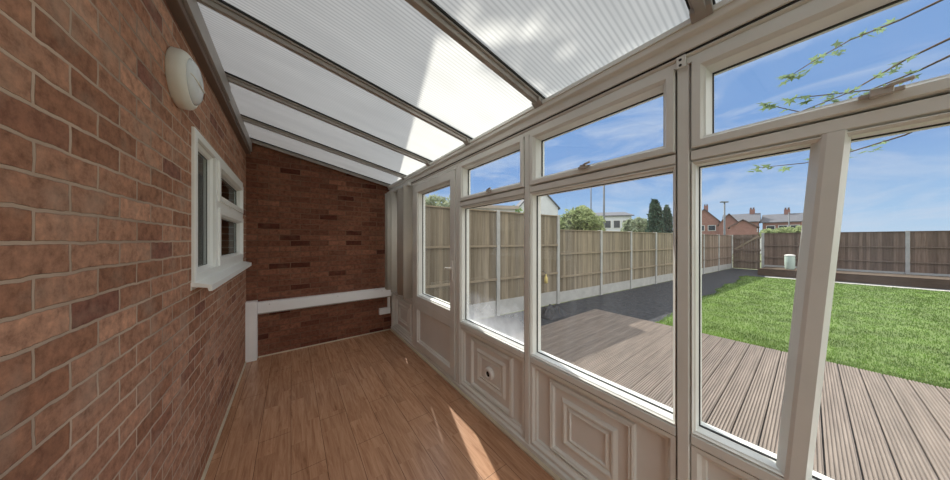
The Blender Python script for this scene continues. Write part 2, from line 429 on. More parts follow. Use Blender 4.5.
# eaves beam
mb = MB()
mb.prism([(1.328, 2.292), (1.322, 2.335), (1.300, 2.345), (1.295, roofz(1.295)-.012), (1.5, roofz(1.5)-.012), (1.5, 2.292)], 'y', YF, YB-.002)
eb = mb.build('eaves_beam', M['upvc'], ceil, bevel=.004)
mb = MB(); mb.box(1.290, 1.2985, YF, YB-.004, 2.372, 2.384); mb.build('drip_bead', M['upvc'], eb)
for y in BY[:-1]:
    mb = MB(); mb.prism([(1.262, roofz(1.262)-.03), (1.296, roofz(1.296)-.045), (1.296, roofz(1.296)-.03), (1.262, roofz(1.262)-.006)], 'y', y-.033, y+.033)
    mb.build('bar_end_cap', M['alu'], ceil, bevel=.003)

# ------------------------------------------------------------------ glazed wall
wr = thing('wall_right', (XR, 1.5, 0), 'white framed glazed wall looking out to the garden', 'wall', kind='structure')
CB = [4.19, 3.25, 2.10, 1.20, .323, -.56, -1.45]
ZS, ZT, ZH = .66, 1.855, 2.288
def mull(y, z0, z1, name='mullion', hw=.026):
    mb = MB()
    for a, b in ((z0, z1),):
        mb.prism([(1.46, y-hw), (1.375, y-hw), (1.35, y-hw*.72), (1.35, y+hw*.72), (1.375, y+hw), (1.46, y+hw)], 'z', a, b)
    return mb.build(name, M['upvc'], wr, bevel=.002)
for y in CB[1:-1]: mull(y, 0.0, ZH)
mull(CB[0]-.03, 0, ZH); 
mb = MB(); mb.box(1.345, 1.46, YF, YB-.002, 0.0, .05); mb.prism([(1.345,.05),(1.37,.065),(1.46,.065),(1.46,.05)], 'y', YF, YB-.002)
mb.build('base_rail', M['upvc'], wr, bevel=.003)
mb = MB(); mb.box(1.348, 1.46, YF, YB-.002, 2.245, 2.272); mb.prism([(1.348,2.272),(1.338,2.278),(1.338,2.285),(1.46,2.285),(1.46,2.272)], 'y', YF, YB-.002)
mb.build('head_rail', M['upvc'], wr, bevel=.003)
mb = MB(); mb.box(1.335, 1.39, YF, YB-.004, 2.285, 2.2915); mb.build('shadow_gap', M['alu_dark'], wr)  # dark strip standing in for the shade inside the gap
mb = MB(); mb.box(1.43, 1.54, YF, 2.10, -.10, .05); mb.box(1.43, 1.54, 3.25, YB+.02, -.10, .05); mb.box(1.43,1.54, 2.10, 3.25, -.10, .0)
mb.build('outer_sill', M['concrete'], wr)
# fixing bracket at the head of one mullion
br = MB().box(1.330, 1.3375, CB[4]-.014, CB[4]+.018, 2.232, 2.282).build('bracket', M['upvc'], wr, bevel=.002)
for z in (2.243, 2.266): MB().lathe((1.3305, CB[4]+.004, z), (-1,0,0), [(.0055,0),(.0055,.002)], 10).build('screw', M['alu_dark'], br)

def pane_ring(y0, y1, z0, z1):
    """frame rebate with its sloping glazing bead"""
    return MB().ring(y0, y1, z0, z1, [(0, 1.455), (0, 1.356), (.003, 1.354), (.007, 1.362), (.012, 1.366), (.0125, 1.376), (.014, XG-.012), (.014, 1.455)])
def rail(z, ya, yb):
    """horizontal transom with the same bevelled section as the mullions"""
    hw = .026
    mb = MB().prism([(1.46, z-hw), (1.375, z-hw), (1.351, z-hw*.72), (1.351, z+hw*.72), (1.375, z+hw), (1.46, z+hw)], 'y', ya, yb)
    return mb.build('transom', M['upvc'], wr, bevel=.002)
def pane(y0, y1, z0, z1, mat, parent):
    return MB().add([(XG,y0,z0),(XG,y1,z0),(XG,y1,z1),(XG,y0,z1)], [(0,1,2,3)]).build('pane', mat, parent)
def gasket(y0, y1, z0, z1, parent):
    return MB().ring(y0-.002, y1+.002, z0-.002, z1+.002, [(0, XG-.012), (.005, XG-.012), (.005, XG-.001), (0, XG-.001)]).build('gasket', M['alu_dark'], parent)

def moulded_panel(p, y0, y1, m0, m1, z0=.065, z1=.634, plain=False):
    f = MB().ring(y0, y1, z0, z1, [(0,1.455),(0,1.356),(.018,1.356),(.03,1.372),(.042,1.375),(.046,1.392),(.046,1.455)]).build('panel_frame', M['upvc'], p)
    MB().box(1.39, 1.45, y0+.04, y1-.04, z0+.04, z1-.04).build('infill_panel', M['panel'], p)
    if plain: return
    mz0, mz1 = z0+.05, z1-.05
    def moul(d, pr): return MB().ring(m0+d, m1-d, mz0+d*.98, mz1-d*.98, pr)
    moul(0, [(0,1.392),(.006,1.374),(.016,1.370),(.022,1.378),(.030,1.372),(.036,1.386),(.04,1.392)]).build('moulding', M['upvc'], p)
    moul(.085, [(0,1.392),(.010,1.384),(.020,1.376),(.030,1.376),(.040,1.386),(.045,1.392)]).build('moulding', M['upvc'], p)
    moul(.125, [(0,1.392),(.02,1.380),(.025,1.380),(.028,1.386),(.03,1.392)]).build('moulding', M['upvc'], p)

def vent_sash(p, y0, y1, handle_y):
    s = MB().ring(y0, y1, ZT+.028, 2.250, [(0,1.44),(0,1.350),(.004,1.342),(.030,1.342),(.038,1.354),(.044,1.358),(.056,XG-.01),(.056,1.44)]).build('vent_sash', M['upvc'], p)
    pane(y0+.054, y1-.054, ZT+.082, 2.196, M['glass'], s)
    gasket(y0+.056, y1-.056, ZT+.084, 2.194, s)
    h = MB().bar((1.333, handle_y-.035, ZT+.058), (1.333, handle_y+.035, ZT+.058), .012, .012)
    h.box(1.315, 1.338, handle_y-.018, handle_y+.018, ZT+.048, ZT+.070)
    h.tube([(1.322, handle_y, ZT+.063), (1.312, handle_y-.015, ZT+.069), (1.314, handle_y-.045, ZT+.073)], .006, 8)
    h.build('handle', M['chrome'], p, bevel=.002)

def bay(n, ya, yb, mold, label, gm, handle, vent=True):
    p = thing('window_%d' % n, (XR, (ya+yb)/2, 0), label, 'window', kind='structure')
    y0, y1 = ya + .0265, yb - .0265
    rail(ZT, y0, y1); rail(ZS, y0, y1)
    moulded_panel(p, y0, y1, *mold)
    pane_ring(y0, y1, ZS+.0265, ZT-.0265).build('frame', M['upvc'], p)
    pane(y0+.01, y1-.01, ZS+.0365, ZT-.0365, gm, p); gasket(y0+.014, y1-.014, ZS+.0405, ZT-.0405, p)
    # bright stainless drip edge on the bottom bead
    if vent:
        vent_sash(p, y0+.001, y1-.001, handle)
    return p
w3 = bay(3, CB[3], CB[2], (1.37, 1.93), 'white window bay between the door and the wide bay, round vent in its panel', M['glass_grimy'], 1.60)
w4 = bay(4, CB[4], CB[3], (.515, 1.03), 'widest white window bay showing deck, fence and round bush', M['glass_dusty'], .76)
# nearest bay: lower light split by an upright jamb
p = thing('window_5', (XR, -.1, 0), 'nearest white window bay at the right showing lawn and gate', 'window', kind='structure')
y0, y1 = CB[5]+.0265, CB[4]-.0265
moulded_panel(p, y0, y1, -.40, .16)
vent_sash(p, y0+.001, y1-.001, -.12); rail(ZT, y0, y1); rail(ZS, y0, y1)
pane_ring(y0, y1, ZS+.0265, ZT-.0265).build('frame', M['upvc'], p)
pane(y0+.01, y1-.01, ZS+.0365, ZT-.0365, M['glass'], p); gasket(y0+.014, y1-.014, ZS+.0405, ZT-.0405, p)
mb = MB()
zb, zt = .68, 1.835
yb_, yt_ = .072, -.004
sec = [(1.425, .0), (1.385, .0), (1.355, -.020), (1.350, -.030), (1.350, -.062), (1.385, -.075), (1.425, -.075)]
vs = [(x, yb_+d, zb) for x, d in sec] + [(x, yt_+d, zt) for x, d in sec]
n = len(sec)
mb.add(vs, [tuple(range(n)), tuple(range(n, 2*n))] + [(i, (i+1)%n, (i+1)%n+n, i+n) for i in range(n)])
mb.build('jamb', M['upvc'], p)
# bay behind the photographer
p = thing('window_6', (XR, -1.0, 0), 'white window bay behind the viewpoint', 'window', kind='structure')
y0, y1 = CB[6]+.03, CB[5]-.0265
moulded_panel(p, y0, y1, -1.28, -.73); pane_ring(y0, y1, ZS+.0265, ZT-.0265).build('frame', M['upvc'], p); rail(ZT, y0, y1); rail(ZS, y0, y1)
pane(y0+.02, y1-.02, ZS+.0465, ZT-.0465, M['glass'], p); vent_sash(p, y0+.001, y1-.001, -1.0)
# far narrow bay by the end wall
p = thing('window_2', (XR, 3.7, 0), 'full height white window bay beside the end wall, behind the blinds', 'window', kind='structure')
y0, y1 = CB[1]+.0285, CB[0]-.06
moulded_panel(p, y0, y1, y0+.12, y1-.12)
pane_ring(y0, y1, ZS+.0265, 2.246).build('frame', M['upvc'], p); rail(ZS, y0, y1)
pane(y0+.02, y1-.02, ZS+.0465, 2.226, M['glass'], p)
# garden door
p = thing('door_1', (XR, 2.67, 0), 'white half glazed garden door with a plain lower panel', 'door', kind='structure')
y0, y1 = CB[2]+.0285, CB[1]-.0285
MB().ring(y0-.004, y1+.004, .03, 2.25, [(0,1.46),(0,1.352),(.02,1.348),(.032,1.36),(.032,1.46)]).build('door_frame', M['upvc'], p)
ly0, ly1 = y0+.034, y1-.034
lf = MB()
lf.ring(ly0, ly1, .672, 2.222, [(0,1.45),(0,1.346),(.004,1.342),(.086,1.342),(.094,1.356),(.102,1.358),(.112,XG-.01),(.112,1.45)])
lf.ring(ly0, ly1, .068, .675, [(0,1.45),(0,1.346),(.004,1.342),(.086,1.342),(.094,1.356),(.106,1.362),(.112,1.376),(.112,1.45)])
leaf = lf.build('door_leaf', M['upvc'], p)
MB().box(1.375, 1.44, ly0+.1, ly1-.1, .17, .57).build('infill_panel', M['panel'], leaf)
pane(ly0+.108, ly1-.108, .78, 2.114, M['glass'], leaf); gasket(ly0+.112, ly1-.112, .785, 2.11, leaf)
h = MB().box(1.333, 1.343, ly0+.028, ly0+.056, 1.07, 1.28)
h.tube([(1.335, ly0+.042, 1.21), (1.295, ly0+.042, 1.21), (1.285, ly0+.048, 1.21), (1.285, ly0+.09, 1.205)], .009, 10)
h.build('handle', M['white_plastic'], leaf, bevel=.002)

# unseen rear end, glazed to let added fill light into the room
rw = MB().box(XL-.26, XR+.1, YF-.12, YF, -.2, .10)
tag(rw.build('wall_rear', M['brick_back']), 'brick footing at the near end behind the viewpoint', 'wall', kind='structure')
p = thing('window_7', (.45, YF, .10), 'unseen near end behind the viewpoint, glazed to let in fill light', 'window', kind='structure')
mb = MB()
for x in (XL+.03, .45, XR-.0): mb.box(x-.03, x+.03, YF-.07, YF-.01, .10, roofz(x)-.02)
mb.box(XL, XR+.05, YF-.07, YF-.01, .10, .16)
mb.build('frame', M['upvc'], p)
MB().add([(XL, YF-.04, .15), (XR, YF-.04, .15), (XR, YF-.04, roofz(XR)), (XL, YF-.04, roofz(XL))], [(0,1,2,3)]).build('pane', M['glass'], p)

# ------------------------------------------------------------------ house window in the brick wall
p = thing('window_1', (XL, 2.9, WZ0), 'white framed house window with a fixed pane and top light in the brick wall', 'window', kind='structure')
def R(y0, y1, z0, z1, prof):      # profile x is measured out of the wall
    mb = MB(); mb.ring(y0, y1, z0, z1, [(d, XL + x) for d, x in prof]); return mb
R(WY0, WY1, WZ0, WZ1, [(0,-.05),(0,.012),(.004,.016),(.046,.016),(.052,.006),(.055,-.05)]).build('frame', M['upvc_clean'], p)
ym, zm = 2.585, 1.765
mb = MB(); mb.box(XL-.05, XL+.0155, ym-.032, ym+.032, WZ0+.05, WZ1-.05); mb.box(XL-.05, XL+.0155, ym+.03, WY1-.05, zm-.028, zm+.028)
mb.build('mullion', M['upvc_clean'], p, bevel=.003)
def hp(y0, y1, z0, z1, par):
    MB().add([(XL-.03,y0,z0),(XL-.03,y1,z0),(XL-.03,y1,z1),(XL-.03,y0,z1)], [(0,1,2,3)]).build('pane', M['glass_house'], par)
    MB().ring(y0, y1, z0, z1, [(0,XL-.025),(.007,XL-.025),(.007,XL-.029),(0,XL-.029)]).build('gasket', M['alu_dark'], par)
b = R(WY0+.05, ym-.03, WZ0+.05, WZ1-.05, [(0,-.04),(0,.0),(.02,-.012),(.026,-.028),(.026,-.04)]).build('glazing_bead', M['upvc_clean'], p)
hp(WY0+.07, ym-.05, WZ0+.07, WZ1-.07, b)
for z0, z1 in ((zm+.026, WZ1-.05), (WZ0+.05, zm-.026)):
    s = R(ym+.03, WY1-.048, z0, z1, [(0,-.04),(0,.022),(.003,.026),(.042,.026),(.058,.004),(.062,-.025),(.062,-.04)]).build('sash', M['upvc_clean'], p)
    hp(ym+.088, WY1-.106, z0+.058, z1-.058, s)
mb = MB(); mb.prism([(XL-.05, WZ0-.012), (XL-.05, WZ0+.004), (XL+.02, WZ0+.004), (XL+.085, WZ0-.014), (XL+.085, WZ0-.05), (XL+.07, WZ0-.05), (XL+.065, WZ0-.03), (XL+.002, WZ0-.018), (XL+.002, WZ0-.04), (XL-.0, WZ0-.04)], 'y', WY0-.012, WY1+.03)
mb.build('window_sill', M['upvc_clean'], p, bevel=.002)

# ------------------------------------------------------------------ bulkhead light
LC = (XL-.002, 1.835, 2.285)
t = thing('bulkhead_light', LC, 'round white bulkhead light on the brick wall above the house window', 'light')
MB().lathe(LC, (1,0,0), [(.128,0),(.134,.006),(.134,.036),(.130,.046),(.120,.056),(.112,.060),(.106,.060),(.104,.054),(.1,.05)], 40).build('base', M['lamp_white'], t, smooth=True)
df = MB().lathe(LC, (1,0,0), [(.104,.050),(.104,.062),(.098,.070),(.082,.079),(.055,.086),(.025,.089),(.002,.090)], 40).build('diffuser', M['lamp_glass'], t, smooth=True)
# eyelid ridge curving across the diffuser
rd = []
for i in range(15):
    a = -1 + i/7.0
    yy = a*.094; zz = -.022 + .026*a*a
    rr_ = min(.1035, math.hypot(yy, zz)); hh = .0905 - .028*(rr_/.104)**3
    rd.append((LC[0]+hh, LC[1]+yy, LC[2]+zz))
MB().tube(rd, .004, 6).build('ridge', M['lamp_white'], df, smooth=True)

# ------------------------------------------------------------------ boxing on the end wall
t = thing('pipe_boxing', (XL, YB, 0), 'white painted pipe boxing, upright in the corner and level along the end wall', 'pipe boxing')
MB().box(XL+.002, XL+.11, YB-.10, YB-.001, .002, .735).build('upright', M['box_white'], t, bevel=.004)
MB().box(XL+.112, 1.335, YB-.085, YB-.001, .58, .715).build('level_run', M['box_white'], t, bevel=.004)
for x in (-.22, .55, 1.18): MB().lathe((x, YB-.0848, .68), (0,-1,0), [(.006,0),(.004,.002)], 10).build('screw', M['concrete'], t)
MB().box(-.335, 1.335, YB-.060, YB-.001, .562, .580).build('lower_strip', M['alu'], t)
t = thing('socket_box', (1.24, YB, .33), 'small white box with a short riser at the right end of the end wall', 'box')
MB().box(1.15, 1.325, YB-.05, YB-.001, .285, .385).build('cover', M['box_white'], t, bevel=.004)
MB().box(1.285, 1.325, YB-.04, YB-.001, .386, .561).build('riser', M['box_white'], t, bevel=.003)

# ------------------------------------------------------------------ vertical blind, drawn to the far end
t = thing('vertical_blind', (1.30, 3.7, 2.30), 'cream vertical fabric blind drawn back beside the end wall', 'blind')
MB().box(1.270, 1.305, 3.22, 4.15, 2.245, 2.285).build('headrail', M['upvc'], t, bevel=.003)
ys = [(3.265, 83), (3.50, 22), (3.62, 19), (3.80, 86), (3.98, 80), (4.04, 88)]
for i, (y, a) in enumerate(ys):          # the angle is measured from the glazed wall
    a = math.radians(a); hwid = .0635
    vx, vy = -math.sin(a)*hwid, math.cos(a)*hwid
    c = Vector(((1.281, 1.268, 1.300, 1.285, 1.276, 1.27)[i], y, 0)); mb = MB()
    n_ = 7; top, bot = 2.243, .70 + .006*(i % 3)
    pts = []
    for k in range(n_):
        q_ = -1 + 2*k/(n_-1)
        bow = .006*(1-q_*q_)
        pts.append((c.x + vx*q_ + vy/hwid*bow, c.y + vy*q_ - vx/hwid*bow))
    vs = [(x, yy, top) for x, yy in pts] + [(x, yy, bot) for x, yy in pts]
    mb.add(vs, [(k, k+1, k+1+n_, k+n_) for k in range(n_-1)])
    sl = mb.build('slat', M['blind'], t, smooth=True)
    so = sl.modifiers.new('thick', 'SOLIDIFY'); so.thickness = .0012

# ------------------------------------------------------------------ round vent in the panel
t = thing('round_vent', (1.39, 1.65, .345), 'small round white vent cap with a dark centre in a moulded panel', 'vent')
MB().lathe((1.391, 1.65, .345), (-1,0,0), [(.052,0),(.054,.010),(.050,.030),(.040,.036),(.026,.034),(.024,.024)], 32).build('collar', M['white_plastic'], t, smooth=True)
MB().lathe((1.3665, 1.65, .345), (-1,0,0), [(.0245,0),(.022,.004),(.006,.005),(.004,.010),(.001,.0105)], 24).build('grille', M['hole'], t)

# ================================================================== GARDEN
GZ = -.12
tag(MB().box(-60, 160, -120, 120, GZ-.3, GZ-.02).build('ground', M['ground']), 'open ground beyond the garden', 'ground', kind='structure')
FA = Vector((1.62, 4.18, 0)); FD = Vector((1, -.08, 0)).normalized()
def fence_x(px):
    d = ray(px, 240); k = -.08
    # y = 3.86 + k (x - 5.58)
    tt = (3.86 - k*5.58) / (d.y - k*d.x)
    return Vector((d.x*tt, d.y*tt, 0))
tag(MB().add([(1.54, -7, GZ), (20.4, -7, GZ), (20.4, 2.6, GZ), (1.54, 4.1, GZ)], [(0,1,2,3)]).build('slate_bed', M['slate_bed']),
    'dark chippings strip between the deck and the long fence', 'ground', kind='structure')
# grooved decking, boards run out from the wall
mb = MB()
y = 2.95
while y > -3.2:
    w_ = .141; x0, x1 = 1.545, 5.66
    prof = [(y, GZ-.06), (y, GZ+.022)]
    ng = 7
    for g in range(ng):
        a = y - w_*(g+.12)/ng; b_ = y - w_*(g+.60)/ng; c_ = y - w_*(g+.68)/ng; d_ = y - w_*(g+1.04)/ng
        prof += [(a, GZ+.028), (b_, GZ+.028), (c_, GZ+.021), (d_, GZ+.021)] if g < ng-1 else [(a, GZ+.028), (b_, GZ+.028), (c_, GZ+.024)]
    prof += [(y-w_, GZ+.022), (y-w_, GZ-.06)]
    mb.prism(prof, 'x', x0, x1)
    y -= .151
tag(mb.build('decking', M['deck']), 'grooved timber decking laid outside the glazed wall', 'deck', kind='structure')
# lawn
def lawn_edge(x): return 1.78 + .06*math.sin(x*1.7) + .04*math.sin(x*4.1) - .01*(x-6)
ng = 60
vs = []; fs = []
for i in range(ng+1):
    x = 5.68 + (16.35-5.68)*i/ng
    vs += [(x + (0 if 0 < i < ng else .0), lawn_edge(x), GZ+.012), (x, -9.0, GZ+.012)]
for i in range(ng): fs.append((2*i, 2*i+1, 2*i+3, 2*i+2))
tag(MB().add(vs, fs).build('lawn_base', M['lawn']), 'lawn turf beyond the deck', 'lawn', kind='structure')
vs = []; fs = []
rnd = random.Random(3)
cnt = 0
while cnt < 52000:
    x = 5.66 + (16.4-5.66) * (rnd.random() ** 1.6); y = lawn_edge(x) + .05 - rnd.random() * (3.6 + .25*(x-5.6))
    sz = .022 + .02*rnd.random(); wd = .004 + .0007*(x-5)
    a = rnd.random()*2*PI; lx, ly = math.cos(a), math.sin(a); ln = .02*rnd.random()
    o = len(vs)
    vs += [(x-lx*wd, y-ly*wd, GZ+.01), (x+lx*wd, y+ly*wd, GZ+.01), (x-ly*ln, y+lx*ln, GZ+.01+sz)]
    fs.append((o, o+1, o+2)); cnt += 1
tag(MB().add(vs, fs).build('grass', M['grass'], recalc=False), 'short bright green grass growing beyond the deck', 'grass', kind='stuff')

# ---- fences
def board_panel(name, a, b, zb, zt, mat, parent, face):
    """close board panel from a to b; face = unit vector towards the viewer side"""
    a = Vector(a); b = Vector(b); d = (b-a); L = d.length; d.normalize()
    nb_ = max(3, round(L / .100)); w_ = L / nb_
    mb = MB()
    for i in range(nb_):
        p0 = a + d*(w_*i); p1 = a + d*(w_*(i+1) + .012)
        j = rnd.uniform(-.003, .003)
        q0 = p0 + face*(.004+j); q1 = p1 + face*(.030+j)
        vs = []
        for z in (zb, zt - .02):
            vs += [p0 - face*.004, q0, q1, p1 + face*.010]
        vs = [Vector((v.x, v.y, zb if k < 4 else zt - .02)) for k, v in enumerate(vs)]
        mb.add(vs, [(0,1,2,3),(7,6,5,4),(0,4,5,1),(1,5,6,2),(2,6,7,3),(3,7,4,0)])
    o = mb.build(name, mat, parent)
    n_r = 3
    for k in range(n_r):
        z = zb + (.24, .61, .88)[k]*(zt-zb) if n_r == 3 else 0
        if k == 2: continue
        MB().bar(a + face*.045 + Vector((0,0,z)), b + face*.045 + Vector((0,0,z)), .045, .042).build('rail', M['rail'] if mat is M['fence'] else M['fence_far'], o)
    MB().bar(a + face*.02 + Vector((0,0,zt-.01)), b + face*.02 + Vector((0,0,zt-.01)), .075, .024).build('capping', M['rail'] if mat is M['fence'] else M['fence_far'], o)
    return o
def fence_run(t, pts, zb, zt, zg, mat, face, posts=None, posth=.02, pw=.095, far=0):
    for i in range(len(pts)-1):
        a, b = Vector(pts[i]), Vector(pts[i+1]); d = (b-a).normalized()
        board_panel('panel', a + d*.05, b - d*.05, zg, zt, M['fence_far'] if far and i >= far else mat, t, face)
        MB().bar(a + d*.05 + Vector((0,0,(zb+zg)/2)), b - d*.05 + Vector((0,0,(zb+zg)/2)), .05, zg-zb).build('gravel_board', M['concrete'], t)
    for i in (range(len(pts)) if posts is None else posts):
        a = Vector(pts[i])
        MB().bar(a + Vector((0,0,zb-.05)), a + Vector((0,0,zt+posth)), pw, .115, up=face).build('post', M['concrete'], t, bevel=.01)
FF = Vector((-.08, -1, 0)).normalized()
tall = [fence_x(452) , fence_x(497), fence_x(557)]
st = tall[0] - (tall[1]-tall[0]).normalized()*2.0
tall = [Vector((1.52, 3.86-.08*(1.52-5.58)-.07, 0))] + tall
t = thing('garden_fence', tall[1], 'taller pale timber fence run with concrete posts beside the door end', 'fence', 'garden fence runs')
fence_run(t, tall, GZ, 2.12, .20, M['fence'], FF)
low = [fence_x(557), fence_x(600), fence_x(630), fence_x(655), fence_x(673), fence_x(689), fence_x(703), fence_x(718), fence_x(731)]
low[0] = low[0] + FD*.004
t = thing('garden_fence', low[2], 'lower long timber fence run with concrete posts along the garden side', 'fence', 'garden fence runs')
fence_run(t, low, GZ, 1.77, .16, M['fence'], FF, posts=range(1, 9), far=5)
# far end: gate and fence
cx = low[-1]
XF = cx.x
GF = Vector((-1, 0, 0))
gy0, gy1 = 2.62, 1.48
t = thing('garden_gate', (XF, 2.0, GZ), 'brown boarded garden gate with a diagonal brace at the far corner', 'gate')
gbm = MB()
k = gy0-.02
while k > gy1+.12:
    gbm.box(XF-.012, XF+.008, k-.098, k, -.09, 1.80); k -= .102
gbm.build('boards', M['fence_end'], t)
for z in (.35, .95, 1.62): MB().box(XF-.06, XF-.012, gy1+.07, gy0-.02, z-.05, z+.05).build('ledge', M['fence_far'], t)
MB().bar((XF-.038, gy0-.1, .98), (XF-.038, gy1+.14, 1.72), .045, .085).build('brace', M['rail'], t)
t = thing('garden_fence', (XF, 0, GZ), 'brown timber fence beyond the gate across the garden end', 'fence', 'garden fence runs')
ends = [Vector((XF, gy1, 0)), Vector((XF, -.45, 0)), Vector((XF, -2.4, 0)), Vector((XF, -4.35, 0)), Vector((XF, -6.3, 0))]
fence_run(t, ends, GZ, 1.86, .18, M['fence_end'], GF, pw=.10)
# sleepers, raised bed, edging
sx = 17.3
tag(MB().box(sx, sx+.12, -7, 1.42, GZ, .16).box(sx-.01, sx+.13, -7, 1.44, .161, .20).build('sleeper_edging', M['sleeper'], bevel=.01),
    'dark timber sleeper edging in front of the far fence', 'sleeper wall')
tag(MB().box(sx+.125, XF-.08, -7, 1.40, GZ, .10).build('flower_bed', M['soil']), 'raised soil bed behind the dark sleepers', 'flower bed', kind='structure')
tag(MB().box(16.36, 16.56, -7, 1.15, GZ, GZ+.035).build('edging', M['kerb'], bevel=.01), 'pale stone edging strip at the far side of the lawn', 'edging', kind='structure')
# water butt
wb = at(789.5, 269, 12.6); wb = Vector((XF-1.25, .0, .10))
d_ = ray(789.8, 240); tt = wb.x/d_.x; wb.y = d_.y*tt
t = thing('water_butt', (wb.x, wb.y, .10), 'pale green plastic water butt on the raised bed at the right', 'water butt')
MB().lathe((wb.x, wb.y, .101), (0,0,1), [(.13,0),(.15,.05),(.165,.35),(.16,.62),(.155,.64)], 24).build('barrel', M['butt'], t, smooth=True)
MB().lathe((wb.x, wb.y, .742), (0,0,1), [(.168,0),(.172,.02),(.155,.05),(.07,.07),(.03,.072)], 24).build('lid', M['white_plastic'], t, smooth=True)
# bits by the fence
fp = fence_x(541) + FF*.16
t = thing('bottle_feeder', (fp.x, fp.y, .45), 'small pale yellow bottle hanging on the fence boards', 'bottle')
MB().lathe((fp.x, fp.y, .46), (0,0,1), [(.02,0),(.04,.015),(.04,.13),(.025,.17),(.015,.18),(.015,.22)], 16).build('body', M['yellow'], t, smooth=True)
MB().tube([(fp.x, fp.y, .676), (fp.x-FF.x*.03, fp.y-FF.y*.03, .73), (fp.x-FF.x*.125, fp.y-FF.y*.125, .75)], .006, 6).build('hook', M['pole'], t)
c0 = Vector((4.55, 3.35, GZ+.0))  # dark crumpled mound on the bed
vs = []; fs = []
gn = 12
for i in range(gn+1):
    for j in range(gn+1):
        a, b = i/gn*2-1, j/gn*2-1
        r2 = max(0, 1-a*a)*max(0, 1-b*b)
        vs.append((c0.x+a*.38, c0.y+b*.26, GZ+.004 + .24*r2*(.55+.45*rnd.random())))
for i in range(gn):
    for j in range(gn): fs.append((i*(gn+1)+j, (i+1)*(gn+1)+j, (i+1)*(gn+1)+j+1, i*(gn+1)+j+1))
tag(MB().add(vs, fs).build('dark_heap', M['heap_dark']), 'crumpled dark heap at the foot of the fence', 'plastic sheet')

# ---- plants
def foliage(mb, c, r, n, leaf, seed, shell=.55):
    rr = random.Random(seed)
    for _ in range(n):
        while True:
            d = Vector((rr.uniform(-1,1), rr.uniform(-1,1), rr.uniform(-1,1)))
            if shell < d.length < 1: break
        wob = 1 + .16*math.sin(d.x*5+seed) * math.cos(d.y*6) + .12*math.sin(d.z*8+seed)
        p = Vector((c[0]+d.x*r[0]*wob, c[1]+d.y*r[1]*wob, c[2]+d.z*r[2]*wob))
        a = Vector((rr.uniform(-1,1), rr.uniform(-1,1), rr.uniform(-1,1))).normalized()
        b = a.cross(Vector((rr.uniform(-1,1), rr.uniform(-1,1), rr.uniform(-1,1)))).normalized()
        s = leaf*rr.uniform(.6, 1.3)
        mb.add([p - a*s, p + b*s*.45, p + a*s, p - b*s*.45], [(0,1,2,3)])
def plant(name, label, cat, px, pytop, pybot, wpx, t_, leafm, lumps, n, leaf, group=None, seed=1, zb=None, depth=1.0):
    base = at(px, 240, t_); base.z = GZ
    top = at(px, pytop, t_).z; hw = wpx/FP*t_/2
    bot = at(px, pybot, t_).z if zb is None else zb
    o = thing(name, base, label, cat, group)
    mb = MB()
    cz = (top+bot)/2; rz = (top-bot)/2
    side = Vector((CY, -SY, 0))
    for k, (ox, oz, sx_, sz_) in enumerate(lumps):
        c = Vector((base.x, base.y, cz)) + side*ox*hw + Vector((0,0,oz*rz))
        foliage(mb, c, (sx_*hw, sx_*hw*depth, sz_*rz), n, leaf, seed*13+k)
    mb.build('foliage', leafm, o, recalc=False)
    tr = MB()
    tr.tube([(base.x, base.y, GZ-.05), (base.x+.03, base.y, (GZ+cz)/2), (base.x-.02, base.y+.03, cz+rz*.3)], [.06*hw+.05, .05*hw+.04, .02], 8)
    tr.build('trunk', M['bark'], o, smooth=True)
    return o
round_l = [(0,0,.85,.9), (-.4,-.1,.6,.75), (.42,-.15,.58,.7), (.05,.3,.5,.65)]
plant('shrub', 'large rounded olive green bush beyond the fence, centre of the wide window', 'bush', 580.5, 207, 243, 43, 12.5, M['leaf_olive'], round_l, 2200, .11, seed=2)
plant('tree', 'loose grey green tree top above the fence behind the door', 'tree', 427, 191, 232, 70, 9.5, M['leaf_grey'], [(-.4,.1,.6,.8),(.35,0,.55,.75),(0,-.1,.6,.8),(.8,-.2,.3,.6)], 700, .10, seed=3)
plant('tree', 'leafy green tree in front of the white gable end', 'tree', 513, 201, 238, 40, 14.5, M['leaf_green'], [(0,-.1,.55,.8),(.55,-.35,.45,.55),(-.5,-.45,.4,.5),(.75,-.5,.4,.45)], 1100, .10, seed=4)
plant('hedge', 'pale green clump of trees between the low white house and the conifers', 'trees', 638, 214, 243, 30, 26, M['leaf_grey'], [(-.5,-.15,.5,.75),(.1,-.05,.5,.85),(.6,-.2,.45,.75)], 1100, .22, seed=5)
con = [(0,-.35,.9,.6), (0,.0,.75,.7), (-.1,.4,.5,.6), (.3,.15,.5,.6)]
plant('conifer', 'tall dark conifer just left of the broad mullion', 'conifer', 655, 198, 245, 15, 17, M['leaf_dark'], con, 1500, .13, 'dark conifers', seed=6)
plant('conifer', 'shorter dark conifer close against the broad mullion', 'conifer', 667, 205, 245, 10, 17.6, M['leaf_dark'], con, 1000, .13, 'dark conifers', seed=7)
plant('hedge', 'sunny green hedge in front of the right hand brick houses', 'hedge', 786, 226, 240, 56, 24, M['leaf_olive'], [(-.6,-.15,.45,.75),(0,0,.5,.9),(.6,.1,.5,.95)], 1500, .14, seed=8, depth=.5)

